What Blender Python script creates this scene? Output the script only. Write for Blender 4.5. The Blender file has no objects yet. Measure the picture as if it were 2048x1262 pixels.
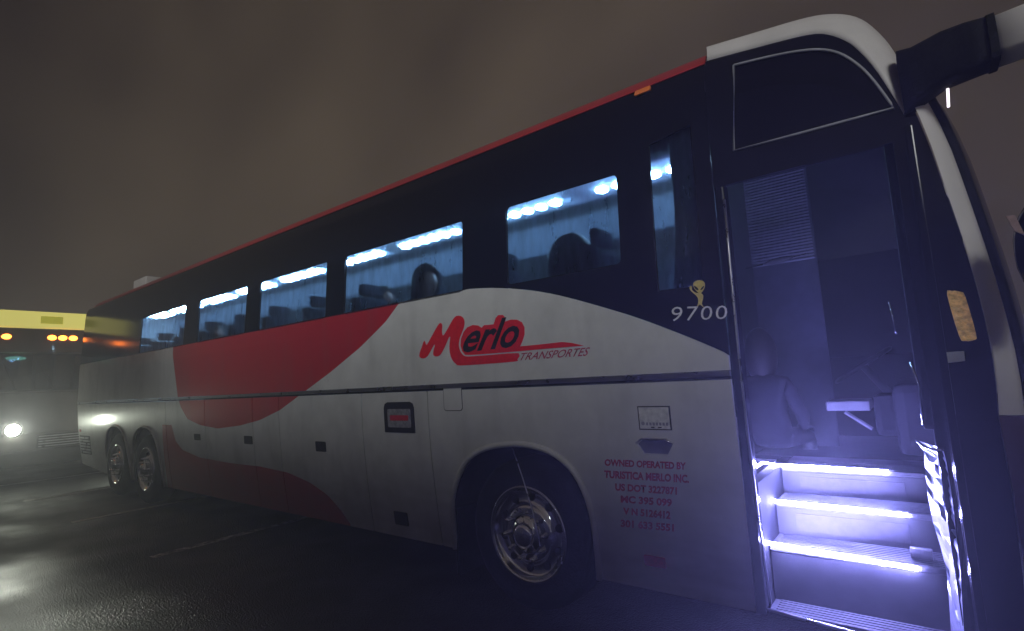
import bpy, bmesh, math, random
from mathutils import Vector, Matrix
from mathutils.geometry import tessellate_polygon
random.seed(7)
SC = bpy.context.scene
COL = SC.collection

# ------------------------------------------------------------------ camera
# Photo calibration: focal length 1050 px of 2048, camera 3.1 m from the coach side, 1.64 m up.
FPX = 1050.0
CAM = Vector((2.385, -3.10, 1.6415))
AX = Vector((0.78918043, 0.11380752, 0.60352473))    # world X, Y, Z axes written in camera axes
AY = Vector((0.61215484, -0.06639118, -0.78794585))
AZ = Vector((-0.04960545, 0.99128203, -0.12206244))
cd = bpy.data.cameras.new('camera')
cam = bpy.data.objects.new('camera', cd); COL.objects.link(cam)
cd.sensor_width = 36.0; cd.lens = 36.0 * FPX / 2048.0; cd.clip_start = 0.05; cd.clip_end = 2000
cam.matrix_world = Matrix(((AX.x, AX.y, AX.z, CAM.x), (AY.x, AY.y, AY.z, CAM.y), (AZ.x, AZ.y, AZ.z, CAM.z), (0, 0, 0, 1)))
SC.camera = cam

# ------------------------------------------------------------------ sky (night, cloud lit brown by the town)
W = bpy.data.worlds.new('World'); SC.world = W; W.use_nodes = True
nt = W.node_tree; nt.nodes.clear()
o = nt.nodes.new('ShaderNodeOutputWorld'); bg = nt.nodes.new('ShaderNodeBackground')
tc = nt.nodes.new('ShaderNodeTexCoord'); mp = nt.nodes.new('ShaderNodeMapping')
mp.inputs['Rotation'].default_value = (0.5, 0.35, 0.6); mp.inputs['Scale'].default_value = (0.8, 1.7, 1.0); mp.inputs['Location'].default_value = (10.520, 12.360, 5.980)
nz = nt.nodes.new('ShaderNodeTexNoise'); nz.inputs['Scale'].default_value = 1.8; nz.inputs['Detail'].default_value = 2.6; nz.inputs['Roughness'].default_value = .45
cr = nt.nodes.new('ShaderNodeValToRGB')
cr.color_ramp.elements[0].position = .30; cr.color_ramp.elements[0].color = (.017, .0126, .0132, 1)
cr.color_ramp.elements[1].position = .70; cr.color_ramp.elements[1].color = (.074, .057, .041, 1)
nt.links.new(tc.outputs['Generated'], mp.inputs['Vector']); nt.links.new(mp.outputs['Vector'], nz.inputs['Vector'])
nt.links.new(nz.outputs['Fac'], cr.inputs['Fac']); nt.links.new(cr.outputs['Color'], bg.inputs['Color'])
bg.inputs['Strength'].default_value = 1.0
nt.links.new(bg.outputs[0], o.inputs['Surface'])

# weak, wide key light low behind the camera; an added, unseen building there shades the ground and the coach's skirt
SUN_EL, SUN_AZ = math.radians(20), math.radians(-62)
sd = bpy.data.lights.new('sun', 'SUN'); sd.energy = 1.3; sd.angle = math.radians(14); sd.color = (.96, 1.0, .99)
sun = bpy.data.objects.new('sun', sd); COL.objects.link(sun)
sdir = Vector((math.cos(SUN_EL) * math.cos(SUN_AZ), math.cos(SUN_EL) * math.sin(SUN_AZ), math.sin(SUN_EL)))
sun.rotation_euler = sdir.to_track_quat('Z', 'Y').to_euler(); sun.location = (0, -8, 12)

SC.view_settings.view_transform = 'Standard'; SC.view_settings.look = 'None'
SC.view_settings.exposure = 0.0; SC.view_settings.gamma = 1.0; SC.view_settings.use_curve_mapping = False
SC.render.engine = 'CYCLES'
SC.cycles.use_denoising = True
SC.cycles.max_bounces = 8; SC.cycles.transparent_max_bounces = 12; SC.cycles.volume_bounces = 0
SC.cycles.sample_clamp_indirect = 3.0
SC.cycles.caustics_reflective = False; SC.cycles.caustics_refractive = False

# ------------------------------------------------------------------ measuring helpers
def ray(px, py):
    v = Vector((px - 1024.0, -(py - 631.0), -FPX))
    return Vector((AX.dot(v), AY.dot(v), AZ.dot(v)))
def prof(z):
    """inward lean of the coach side at height z"""
    y = 0.0
    if z < 1.6: y += 0.13 * ((1.6 - z) / 1.3) ** 1.8
    if z > 2.2: y += 0.05 * (z - 2.2)
    if z > 3.36:
        t = min(z - 3.36, .359); y += .36 - math.sqrt(.36 ** 2 - t * t)
    return y
def at(px, py, y):
    v = ray(px, py); t = (y - CAM.y) / v.y
    return CAM + v * t
def S(px, py):
    """point (x, z) on the coach side measured from the photograph"""
    y = 0.0
    for _ in range(12):
        p = at(px, py, y); y = .5 * y + .5 * prof(p.z)
    return (p.x, p.z)
def SS(pts): return [S(*p) for p in pts]
def smooth(pts, n=4, closed=False):
    out = []; m = len(pts)
    rng = range(m) if closed else range(m - 1)
    for i in rng:
        g = lambda k: Vector(pts[k % m]) if closed else Vector(pts[max(0, min(m - 1, k))])
        p0, p1, p2, p3 = g(i - 1), g(i), g(i + 1), g(i + 2)
        for k in range(n):
            t = k / n
            out.append(tuple(.5 * ((2 * p1) + (p2 - p0) * t + (2 * p0 - 5 * p1 + 4 * p2 - p3) * t * t + (3 * p1 - p0 - 3 * p2 + p3) * t ** 3)))
    if not closed: out.append(tuple(pts[-1]))
    return out

# ------------------------------------------------------------------ materials
MATS = {}
def mat(name, col, rough=.5, metal=0.0, coat=0.0, emit=None, es=0.0, spec=.5, noise=0.0, nscale=20.0, bump=0.0, bscale=60.0, rvar=0.0):
    m = bpy.data.materials.new(name); m.use_nodes = True; t = m.node_tree; b = t.nodes['Principled BSDF']
    b.inputs['Base Color'].default_value = (*col, 1); b.inputs['Roughness'].default_value = rough; b.inputs['Metallic'].default_value = metal
    b.inputs['Coat Weight'].default_value = coat; b.inputs['Coat Roughness'].default_value = .06; b.inputs['Specular IOR Level'].default_value = spec
    if emit: b.inputs['Emission Color'].default_value = (*emit, 1); b.inputs['Emission Strength'].default_value = es
    if noise or bump or rvar:
        c = t.nodes.new('ShaderNodeTexCoord'); n = t.nodes.new('ShaderNodeTexNoise')
        n.inputs['Scale'].default_value = nscale; n.inputs['Detail'].default_value = 6
        t.links.new(c.outputs['Object'], n.inputs['Vector'])
        if noise:
            r = t.nodes.new('ShaderNodeValToRGB'); r.color_ramp.elements[0].position = .35; r.color_ramp.elements[1].position = .65
            r.color_ramp.elements[0].color = (*[x * (1 - noise) for x in col], 1); r.color_ramp.elements[1].color = (*[min(1, x * (1 + noise)) for x in col], 1)
            t.links.new(n.outputs['Fac'], r.inputs['Fac']); t.links.new(r.outputs['Color'], b.inputs['Base Color'])
        if rvar:
            mr = t.nodes.new('ShaderNodeMapRange'); mr.inputs['From Min'].default_value = .35; mr.inputs['From Max'].default_value = .65
            mr.inputs['To Min'].default_value = max(.02, rough - rvar); mr.inputs['To Max'].default_value = min(1, rough + rvar)
            t.links.new(n.outputs['Fac'], mr.inputs['Value']); t.links.new(mr.outputs['Result'], b.inputs['Roughness'])
        if bump:
            n2 = t.nodes.new('ShaderNodeTexNoise'); n2.inputs['Scale'].default_value = bscale; n2.inputs['Detail'].default_value = 4
            t.links.new(c.outputs['Object'], n2.inputs['Vector'])
            bp = t.nodes.new('ShaderNodeBump'); bp.inputs['Strength'].default_value = bump; bp.inputs['Distance'].default_value = .02
            t.links.new(n2.outputs['Fac'], bp.inputs['Height']); t.links.new(bp.outputs['Normal'], b.inputs['Normal'])
    MATS[name] = m; return m

def fcurve(t, src, pts):
    """piecewise z(x) as a float curve; src gives x; returns the output socket in metres"""
    x0, x1 = -12.0, 3.0; z0, z1 = 0.0, 4.0
    mr = t.nodes.new('ShaderNodeMapRange'); mr.inputs['From Min'].default_value = x0; mr.inputs['From Max'].default_value = x1
    t.links.new(src, mr.inputs['Value'])
    fc = t.nodes.new('ShaderNodeFloatCurve'); c = fc.mapping.curves[0]
    P = [((x - x0) / (x1 - x0), (z - z0) / (z1 - z0)) for x, z in pts]
    c.points[0].location = P[0]; c.points[1].location = P[-1]
    for p in P[1:-1]: c.points.new(*p)
    for p in c.points: p.handle_type = 'VECTOR'
    fc.mapping.use_clip = False; fc.mapping.update()
    t.links.new(mr.outputs['Result'], fc.inputs['Value'])
    m2 = t.nodes.new('ShaderNodeMath'); m2.operation = 'MULTIPLY'; m2.inputs[1].default_value = z1 - z0
    t.links.new(fc.outputs['Value'], m2.inputs[0]); return m2.outputs[0]

def livery():
    m = bpy.data.materials.new('livery_paint'); m.use_nodes = True; t = m.node_tree; b = t.nodes['Principled BSDF']
    c = t.nodes.new('ShaderNodeTexCoord'); s = t.nodes.new('ShaderNodeSeparateXYZ'); t.links.new(c.outputs['Object'], s.inputs[0])
    A = SS([(800, 604), (770, 645), (720, 695), (660, 745), (600, 790), (560, 820), (520, 840), (480, 851), (435, 857), (400, 850), (375, 838), (362, 815)])
    A = sorted(A); xl = A[0][0]
    A = [(-12, 4), (xl - .45, 4), (xl - .40, 2.4), (xl - .12, A[0][1] + .15)] + A + [(A[-1][0] + .01, 4), (3, 4)]
    B = sorted(SS([(702, 1050), (680, 1018), (655, 990), (620, 965), (575, 945), (520, 933), (460, 926), (400, 915), (365, 900), (350, 880), (344, 850)]))
    B = [(-12, -.0), (B[0][0] - .42, 0), (B[0][0] - .40, B[0][1])] + B + [(B[-1][0] + .03, 0), (3, 0)]
    za = fcurve(t, s.outputs['X'], A); zb = fcurve(t, s.outputs['X'], B)
    g = t.nodes.new('ShaderNodeMath'); g.operation = 'GREATER_THAN'; t.links.new(s.outputs['Z'], g.inputs[0]); t.links.new(za, g.inputs[1])
    l = t.nodes.new('ShaderNodeMath'); l.operation = 'LESS_THAN'; t.links.new(s.outputs['Z'], l.inputs[0]); t.links.new(zb, l.inputs[1])
    mx = t.nodes.new('ShaderNodeMath'); mx.operation = 'MAXIMUM'; t.links.new(g.outputs[0], mx.inputs[0]); t.links.new(l.outputs[0], mx.inputs[1])
    n = t.nodes.new('ShaderNodeTexNoise'); n.inputs['Scale'].default_value = 2.2; n.inputs['Detail'].default_value = 8; n.inputs['Roughness'].default_value = .65
    t.links.new(c.outputs['Object'], n.inputs['Vector'])
    rw = t.nodes.new('ShaderNodeValToRGB'); rw.color_ramp.elements[0].color = (.56, .56, .55, 1); rw.color_ramp.elements[1].color = (.74, .74, .73, 1)
    rw.color_ramp.elements[0].position = .3; rw.color_ramp.elements[1].position = .7
    rr = t.nodes.new('ShaderNodeValToRGB'); rr.color_ramp.elements[0].color = (.42, .010, .020, 1); rr.color_ramp.elements[1].color = (.52, .014, .026, 1)
    t.links.new(n.outputs['Fac'], rw.inputs['Fac']); t.links.new(n.outputs['Fac'], rr.inputs['Fac'])
    mix = t.nodes.new('ShaderNodeMix'); mix.data_type = 'RGBA'
    t.links.new(mx.outputs[0], mix.inputs['Factor']); t.links.new(rw.outputs['Color'], mix.inputs['A']); t.links.new(rr.outputs['Color'], mix.inputs['B'])
    # grey-brown tone mixed in more towards the skirt
    n3 = t.nodes.new('ShaderNodeTexNoise'); n3.inputs['Scale'].default_value = 5; n3.inputs['Detail'].default_value = 5
    mpn = t.nodes.new('ShaderNodeMapping'); mpn.inputs['Scale'].default_value = (.6, 1, 2.2)
    t.links.new(c.outputs['Object'], mpn.inputs[0]); t.links.new(mpn.outputs[0], n3.inputs['Vector'])
    d = t.nodes.new('ShaderNodeMapRange'); d.inputs['From Min'].default_value = 1.3; d.inputs['From Max'].default_value = .25; d.inputs['To Min'].default_value = 0; d.inputs['To Max'].default_value = .55
    t.links.new(s.outputs['Z'], d.inputs['Value'])
    dm = t.nodes.new('ShaderNodeMath'); dm.operation = 'MULTIPLY'; t.links.new(d.outputs[0], dm.inputs[0]); t.links.new(n3.outputs['Fac'], dm.inputs[1])
    mps = t.nodes.new('ShaderNodeMapping'); mps.inputs['Scale'].default_value = (3.2, 1, .55); n5 = t.nodes.new('ShaderNodeTexNoise'); n5.inputs['Scale'].default_value = 1.6; n5.inputs['Detail'].default_value = 7
    t.links.new(c.outputs['Object'], mps.inputs[0]); t.links.new(mps.outputs[0], n5.inputs['Vector'])
    sr = t.nodes.new('ShaderNodeMapRange'); sr.inputs['From Min'].default_value = .52; sr.inputs['From Max'].default_value = .8; sr.inputs['To Min'].default_value = 0; sr.inputs['To Max'].default_value = .22
    t.links.new(n5.outputs['Fac'], sr.inputs['Value'])
    mixs = t.nodes.new('ShaderNodeMix'); mixs.data_type = 'RGBA'; mixs.inputs['B'].default_value = (.16, .14, .13, 1)
    t.links.new(sr.outputs[0], mixs.inputs['Factor']); t.links.new(mix.outputs['Result'], mixs.inputs['A']); mix = mixs
    mix2 = t.nodes.new('ShaderNodeMix'); mix2.data_type = 'RGBA'; mix2.inputs['B'].default_value = (.12, .105, .10, 1)
    t.links.new(dm.outputs[0], mix2.inputs['Factor']); t.links.new(mix.outputs['Result'], mix2.inputs['A'])
    t.links.new(mix2.outputs['Result'], b.inputs['Base Color'])
    b.inputs['Roughness'].default_value = .38; b.inputs['Coat Weight'].default_value = .45; b.inputs['Coat Roughness'].default_value = .12
    bp = t.nodes.new('ShaderNodeBump'); bp.inputs['Strength'].default_value = .05; n4 = t.nodes.new('ShaderNodeTexNoise'); n4.inputs['Scale'].default_value = 3.0
    t.links.new(c.outputs['Object'], n4.inputs['Vector']); t.links.new(n4.outputs['Fac'], bp.inputs['Height']); t.links.new(bp.outputs['Normal'], b.inputs['Coat Normal'])
    MATS['livery'] = m
livery()

def glass(name, tint, film=.0, gloss=.9, filmcol=(.6, .65, .7), rough=.02):
    m = bpy.data.materials.new(name); m.use_nodes = True; t = m.node_tree; t.nodes.remove(t.nodes['Principled BSDF'])
    out = t.nodes['Material Output']
    tr = t.nodes.new('ShaderNodeBsdfTransparent'); tr.inputs['Color'].default_value = (*tint, 1)
    gl = t.nodes.new('ShaderNodeBsdfGlossy'); gl.inputs['Roughness'].default_value = rough; gl.inputs['Color'].default_value = (gloss, gloss, gloss, 1)
    fr = t.nodes.new('ShaderNodeFresnel'); fr.inputs['IOR'].default_value = 1.45
    m1 = t.nodes.new('ShaderNodeMixShader'); t.links.new(fr.outputs[0], m1.inputs[0])
    src = tr.outputs[0]
    if film:   # condensation and wiped streaks
        c = t.nodes.new('ShaderNodeTexCoord'); mp = t.nodes.new('ShaderNodeMapping'); mp.inputs['Scale'].default_value = (3.2, 1, .9)
        n = t.nodes.new('ShaderNodeTexNoise'); n.inputs['Scale'].default_value = 3.5; n.inputs['Detail'].default_value = 7; n.inputs['Roughness'].default_value = .6
        t.links.new(c.outputs['Object'], mp.inputs[0]); t.links.new(mp.outputs[0], n.inputs['Vector'])
        mr = t.nodes.new('ShaderNodeMapRange'); mr.inputs['From Min'].default_value = .35; mr.inputs['From Max'].default_value = .7; mr.inputs['To Min'].default_value = film * .6; mr.inputs['To Max'].default_value = film
        t.links.new(n.outputs['Fac'], mr.inputs['Value'])
        rf = t.nodes.new('ShaderNodeBsdfRefraction'); rf.inputs['IOR'].default_value = 1.02; rf.inputs['Color'].default_value = (*[c_ ** .5 for c_ in tint], 1)
        rr = t.nodes.new('ShaderNodeMapRange'); rr.inputs['From Min'].default_value = .3; rr.inputs['From Max'].default_value = .7; rr.inputs['To Min'].default_value = .18; rr.inputs['To Max'].default_value = .62
        t.links.new(n.outputs['Fac'], rr.inputs['Value']); t.links.new(rr.outputs[0], rf.inputs['Roughness'])
        m0 = t.nodes.new('ShaderNodeMixShader'); t.links.new(mr.outputs[0], m0.inputs[0]); t.links.new(tr.outputs[0], m0.inputs[1]); t.links.new(rf.outputs[0], m0.inputs[2])
        src = m0.outputs[0]
    t.links.new(src, m1.inputs[1]); t.links.new(gl.outputs[0], m1.inputs[2]); t.links.new(m1.outputs[0], out.inputs['Surface'])
    MATS[name] = m; return m

def emis(name, col, s):
    m = bpy.data.materials.new(name); m.use_nodes = True; t = m.node_tree; t.nodes.remove(t.nodes['Principled BSDF'])
    e = t.nodes.new('ShaderNodeEmission'); e.inputs['Color'].default_value = (*col, 1); e.inputs['Strength'].default_value = s
    t.links.new(e.outputs[0], t.nodes['Material Output'].inputs['Surface']); MATS[name] = m; return m

glass('window_glass', (.36, .52, .76), film=.95, filmcol=(.35, .5, .7))
glass('dark_glass', (.10, .11, .15))
glass('clear_glass', (.75, .8, .85))
mat('black_gloss', (.004, .004, .006), .14, spec=.3, coat=0, noise=.2, nscale=6)
mat('black_matt', (.012, .012, .014), .75, noise=.3, nscale=14)
mat('rubber', (.009, .009, .010), .8, spec=.2, noise=.35, nscale=18, bump=.25, bscale=70)
mat('chrome', (.78, .79, .82), .10, metal=1.0, rvar=.05, nscale=12)
mat('dull_metal', (.42, .42, .45), .35, metal=1.0, rvar=.12, nscale=9)
mat('white_paint', (.62, .585, .565), .5, coat=.12, noise=.1, nscale=3)
mat('red_paint', (.40, .028, .03), .36, coat=.4, noise=.12, nscale=3)
mat('maroon_paint', (.065, .03, .038), .4, coat=.3, noise=.12, nscale=3)
mat('logo_red', (.78, .012, .02), .5, noise=.06, nscale=30)
mat('logo_black', (.012, .010, .010), .5, noise=.2, nscale=30)
mat('text_red', (.42, .035, .09), .55, noise=.3, nscale=60)
mat('text_white', (.72, .71, .74), .4, noise=.08, nscale=40)
mat('alien_yellow', (.62, .50, .16), .5, noise=.12, nscale=40)
mat('label_white', (.72, .72, .66), .5, noise=.2, nscale=25)
mat('reflector_red', (.55, .03, .05), .3, noise=.15, nscale=40)
mat('wall_trim', (.035, .04, .05), .85, spec=.08, noise=.15, nscale=8)
mat('channel_white', (.40, .43, .46), .6, noise=.06, nscale=8)
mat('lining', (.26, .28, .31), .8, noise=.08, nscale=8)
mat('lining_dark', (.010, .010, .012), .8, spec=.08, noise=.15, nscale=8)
mat('seat_fabric', (.012, .013, .02), .95, spec=.08, noise=.35, nscale=25, bump=.3, bscale=120)
mat('step_rubber', (.040, .040, .044), .45, noise=.25, nscale=18, bump=.2, bscale=90)
mat('step_riser', (.014, .0135, .014), .5, noise=.3, nscale=9)
mat('partition_board', (.024, .026, .032), .6, spec=.08, noise=.15, nscale=10)
mat('riser_sheet', (.024, .022, .025), .5, noise=.3, nscale=25)
mat('foil', (.26, .26, .29), .32, metal=.5, noise=.2, nscale=14)
mat('tray_grey', (.085, .085, .095), .6, noise=.15, nscale=10)
mat('grey_plastic', (.30, .30, .33), .5, noise=.15, nscale=10)
mat('blind', (.045, .05, .06), .8, noise=.2, nscale=30)
mat('curtain', (.14, .155, .18), .9, noise=.2, nscale=30)
mat('amber_lens', (.62, .42, .14), .3, noise=.45, nscale=45, bump=.5, bscale=60, emit=(1.0, .55, .16), es=.10)
mat('orange_lens', (.85, .22, .05), .3)
mat('dusty_lens', (.30, .19, .16), .35, noise=.2, nscale=30)
mat('handle_sticker', (.26, .26, .27), .5, noise=.25, nscale=30)
mat('yellow_glow', (.62, .55, .10), .45, noise=.12, nscale=4, emit=(.75, .68, .17), es=.75)  # both roof-front yellows carry added glow so they read as lit
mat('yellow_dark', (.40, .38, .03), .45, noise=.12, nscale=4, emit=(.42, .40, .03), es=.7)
mat('bus_grey', (.075, .066, .06), .45, coat=.2, noise=.15, nscale=4)
mat('skin', (.14, .08, .058), .55, noise=.1, nscale=20)
mat('hair', (.006, .005, .005), .6, spec=.08, noise=.3, nscale=60)
mat('cloth_dark', (.03, .03, .04), .9, spec=.08, noise=.3, nscale=20)
mat('cloth_black', (.006, .006, .008), .95, spec=.05, noise=.3, nscale=20)
mat('cloth_blue', (.06, .08, .14), .9, spec=.08, noise=.3, nscale=20)
emis('led_strip', (.30, .30, 1.0), 860.0)
emis('ceiling_led', (.40, .70, 1.0), 230.0)
emis('marker_amber', (1.0, .20, .02), 14.0)
emis('headlamp', (.92, 1.0, .82), 60.0)
emis('cab_green', (.35, 1.0, .45), 18.0)
emis('glint_white', (1.0, .90, 1.0), 2.0)  # emission that imitates a bright glint on the mirror arm

# ------------------------------------------------------------------ object helpers
def link(name, me, m, parent=None, sm=False):
    if name == 'x': name = 'part'
    o = bpy.data.objects.new(name, me); COL.objects.link(o)
    if m is not None and not me.materials: me.materials.append(MATS[m])
    if parent is not None:
        o.parent = parent; o.matrix_parent_inverse = base_inv(parent)
    if sm:
        for p in me.polygons: p.use_smooth = True
    return o
BASE = {}
def base_inv(p):
    if p.name in BASE: return Matrix.Translation(-BASE[p.name])
    return Matrix.Identity(4)
def thing(name, label, cat, loc=(0, 0, 0), group=None):
    o = bpy.data.objects.new(name, None); COL.objects.link(o); o.location = loc; o.empty_display_size = .2
    o['label'] = label; o['category'] = cat
    if group: o['group'] = group
    BASE[o.name] = Vector(loc); return o
def bm_obj(name, bm, m, parent=None, sm=False):
    bmesh.ops.recalc_face_normals(bm, faces=bm.faces)
    me = bpy.data.meshes.new(name); bm.to_mesh(me); bm.free(); return link(name, me, m, parent, sm)
def box(bm, x0, x1, y0, y1, z0, z1, bev=0.0):
    b2 = bmesh.new(); bmesh.ops.create_cube(b2, size=1)
    for v in b2.verts: v.co = Vector(((x0 + x1) / 2 + v.co.x * (x1 - x0), (y0 + y1) / 2 + v.co.y * (y1 - y0), (z0 + z1) / 2 + v.co.z * (z1 - z0)))
    if bev: bmesh.ops.bevel(b2, geom=b2.edges[:], offset=bev, segments=2, affect='EDGES', profile=.6)
    merge(bm, b2); return bm
def merge(bm, b2):
    mp = {}
    for v in b2.verts: mp[v] = bm.verts.new(v.co)
    for f in b2.faces:
        try: bm.faces.new([mp[v] for v in f.verts])
        except ValueError: pass
    b2.free()
def B(name, x0, x1, y0, y1, z0, z1, m, parent, bev=0.0):
    return bm_obj(name, box(bmesh.new(), x0, x1, y0, y1, z0, z1, bev), m, parent)
def tube(bm, pts, r, n=8, cap=True):
    pts = [Vector(p) for p in pts]; rr = r if isinstance(r, (list, tuple)) else [r] * len(pts)
    rings = []; up = Vector((0, 0, 1))
    for i, p in enumerate(pts):
        d = (pts[min(i + 1, len(pts) - 1)] - pts[max(0, i - 1)]).normalized()
        a = d.cross(up); a = a if a.length > .05 else d.cross(Vector((1, 0, 0))); a.normalize(); b = d.cross(a)
        rings.append([bm.verts.new(p + (a * math.cos(2 * math.pi * k / n) + b * math.sin(2 * math.pi * k / n)) * rr[i]) for k in range(n)])
    for i in range(len(rings) - 1):
        for k in range(n): bm.faces.new((rings[i][k], rings[i][(k + 1) % n], rings[i + 1][(k + 1) % n], rings[i + 1][k]))
    if cap: bm.faces.new(rings[0][::-1]); bm.faces.new(rings[-1])
    return bm
def lathe_y(bm, prof_pts, cx, cz, n=48):
    """revolve (radius, y) pairs about the axis through (cx, cz) along y"""
    rings = []
    for r, y in prof_pts:
        if r < 1e-5: rings.append([bm.verts.new((cx, y, cz))])
        else: rings.append([bm.verts.new((cx + r * math.cos(2 * math.pi * k / n), y, cz + r * math.sin(2 * math.pi * k / n))) for k in range(n)])
    for a, b in zip(rings, rings[1:]):
        for k in range(n):
            j = (k + 1) % n
            if len(a) == 1 and len(b) == 1: continue
            if len(a) == 1: bm.faces.new((a[0], b[k], b[j]))
            elif len(b) == 1: bm.faces.new((a[k], a[j], b[0]))
            else: bm.faces.new((a[k], a[j], b[j], b[k]))
    return bm
def panel_bm(outline, off=0.0, thick=.02, holes=(), zstep=.08, flat=None):
    """a sheet with outline (x, z) bent to the coach side, off metres proud, thick metres deep"""
    loops = [[Vector((x, 0, z)) for x, z in outline]] + [[Vector((x, 0, z)) for x, z in h] for h in holes]
    allv = [v for l in loops for v in l]
    bm = bmesh.new(); vs = [bm.verts.new(v) for v in allv]
    # tessellate in the x-z plane
    tri = tessellate_polygon([[Vector((v.x, v.z, 0)) for v in l] for l in loops])
    for t in tri:
        try: bm.faces.new([vs[i] for i in t])
        except ValueError: pass
    zs = [v.z for v in allv]; z = min(zs) + zstep
    while z < max(zs) - .005:
        if flat is None:
            bmesh.ops.bisect_plane(bm, geom=bm.verts[:] + bm.edges[:] + bm.faces[:], plane_co=(0, 0, z), plane_no=(0, 0, 1))
        z += zstep
    for v in bm.verts: v.co.y = (prof(v.co.z) if flat is None else flat) - off
    if thick:
        r = bmesh.ops.extrude_face_region(bm, geom=bm.faces[:])
        for e in r['geom']:
            if isinstance(e, bmesh.types.BMVert): e.co.y += thick
    return bm
def panel(name, outline, m, parent, off=0.0, thick=.02, holes=(), zstep=.08, flat=None, bev=0):
    return bm_obj(name, panel_bm(outline, off, thick, holes, zstep, flat), m, parent)
def rect(x0, x1, z0, z1, r=0.0, n=4):
    if not r: return [(x0, z0), (x1, z0), (x1, z1), (x0, z1)]
    out = []
    for cx, cz, a0 in ((x1 - r, z0 + r, -90), (x1 - r, z1 - r, 0), (x0 + r, z1 - r, 90), (x0 + r, z0 + r, 180)):
        for k in range(n + 1):
            a = math.radians(a0 + 90 * k / n); out.append((cx + r * math.cos(a), cz + r * math.sin(a)))
    return out
def tag(o, label, cat, group=None, kind=None):
    if label: o['label'] = label
    if cat: o['category'] = cat
    if group: o['group'] = group
    if kind: o['kind'] = kind
    return o

# ------------------------------------------------------------------ ground
def asphalt():
    m = bpy.data.materials.new('wet_asphalt'); m.use_nodes = True; t = m.node_tree; b = t.nodes['Principled BSDF']
    c = t.nodes.new('ShaderNodeTexCoord')
    n1 = t.nodes.new('ShaderNodeTexNoise'); n1.inputs['Scale'].default_value = .55; n1.inputs['Detail'].default_value = 6
    n2 = t.nodes.new('ShaderNodeTexVoronoi'); n2.inputs['Scale'].default_value = 85
    n3 = t.nodes.new('ShaderNodeTexNoise'); n3.inputs['Scale'].default_value = 38; n3.inputs['Detail'].default_value = 5
    for n in (n1, n2, n3): t.links.new(c.outputs['Object'], n.inputs['Vector'])
    r = t.nodes.new('ShaderNodeValToRGB'); r.color_ramp.elements[0].color = (.014, .014, .015, 1); r.color_ramp.elements[1].color = (.036, .035, .034, 1)
    r.color_ramp.elements[0].position = .3; r.color_ramp.elements[1].position = .75
    t.links.new(n3.outputs['Fac'], r.inputs['Fac']); t.links.new(r.outputs['Color'], b.inputs['Base Color'])
    mr = t.nodes.new('ShaderNodeMapRange'); mr.inputs['From Min'].default_value = .38; mr.inputs['From Max'].default_value = .62; mr.inputs['To Min'].default_value = .28; mr.inputs['To Max'].default_value = .7
    t.links.new(n1.outputs['Fac'], mr.inputs['Value']); t.links.new(mr.outputs[0], b.inputs['Roughness'])
    bp = t.nodes.new('ShaderNodeBump'); bp.inputs['Strength'].default_value = .7; bp.inputs['Distance'].default_value = .012
    ad = t.nodes.new('ShaderNodeMath'); ad.operation = 'ADD'; t.links.new(n2.outputs['Distance'], ad.inputs[0]); t.links.new(n3.outputs['Fac'], ad.inputs[1])
    t.links.new(ad.outputs[0], bp.inputs['Height']); t.links.new(bp.outputs['Normal'], b.inputs['Normal'])
    MATS['asphalt'] = m
    m = bpy.data.materials.new('worn_line_paint'); m.use_nodes = True; t = m.node_tree; b = t.nodes['Principled BSDF']
    c = t.nodes.new('ShaderNodeTexCoord'); n = t.nodes.new('ShaderNodeTexNoise'); n.inputs['Scale'].default_value = 14; n.inputs['Detail'].default_value = 8
    t.links.new(c.outputs['Object'], n.inputs['Vector'])
    r = t.nodes.new('ShaderNodeValToRGB'); r.color_ramp.elements[0].color = (.05, .05, .05, 1); r.color_ramp.elements[1].color = (.62, .62, .60, 1)
    r.color_ramp.elements[0].position = .30; r.color_ramp.elements[1].position = .50
    t.links.new(n.outputs['Fac'], r.inputs['Fac']); t.links.new(r.outputs['Color'], b.inputs['Base Color']); b.inputs['Roughness'].default_value = .5
    MATS['line_paint'] = m
    m2 = m.copy(); m2.name = 'line_paint_worn'; r2 = [n_ for n_ in m2.node_tree.nodes if n_.type == 'VALTORGB'][0]
    r2.color_ramp.elements[0].position = .42; r2.color_ramp.elements[0].color = (.03, .03, .03, 1); r2.color_ramp.elements[1].position = .64; MATS['line_paint_worn'] = m2
asphalt()
bm = bmesh.new(); bmesh.ops.create_grid(bm, x_segments=8, y_segments=8, size=150)
g = bm_obj('ground', bm, 'asphalt'); g['kind'] = 'structure'
for i, x in enumerate((-4.15, -7.08, -10.0, -12.9)):
    bm = bmesh.new()
    vs = [bm.verts.new((x + dx, y, .004)) for dx, y in ((-.06, -.93), (.06, -.93), (.06, 4.4), (-.06, 4.4))]
    bm.faces.new(vs); bm_obj('painted_bay_line', bm, 'line_paint_worn' if i == 0 else 'line_paint', g)

# ------------------------------------------------------------------ the coach
coach = thing('coach_bus', 'white and red coach with lit blue-white windows and open lit entrance steps', 'bus')
XR, XF = -11.15, 2.50
ZB, ZM, ZBELT, ZW = .30, 1.615, 2.345, 2.985
WID = 2.55
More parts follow.
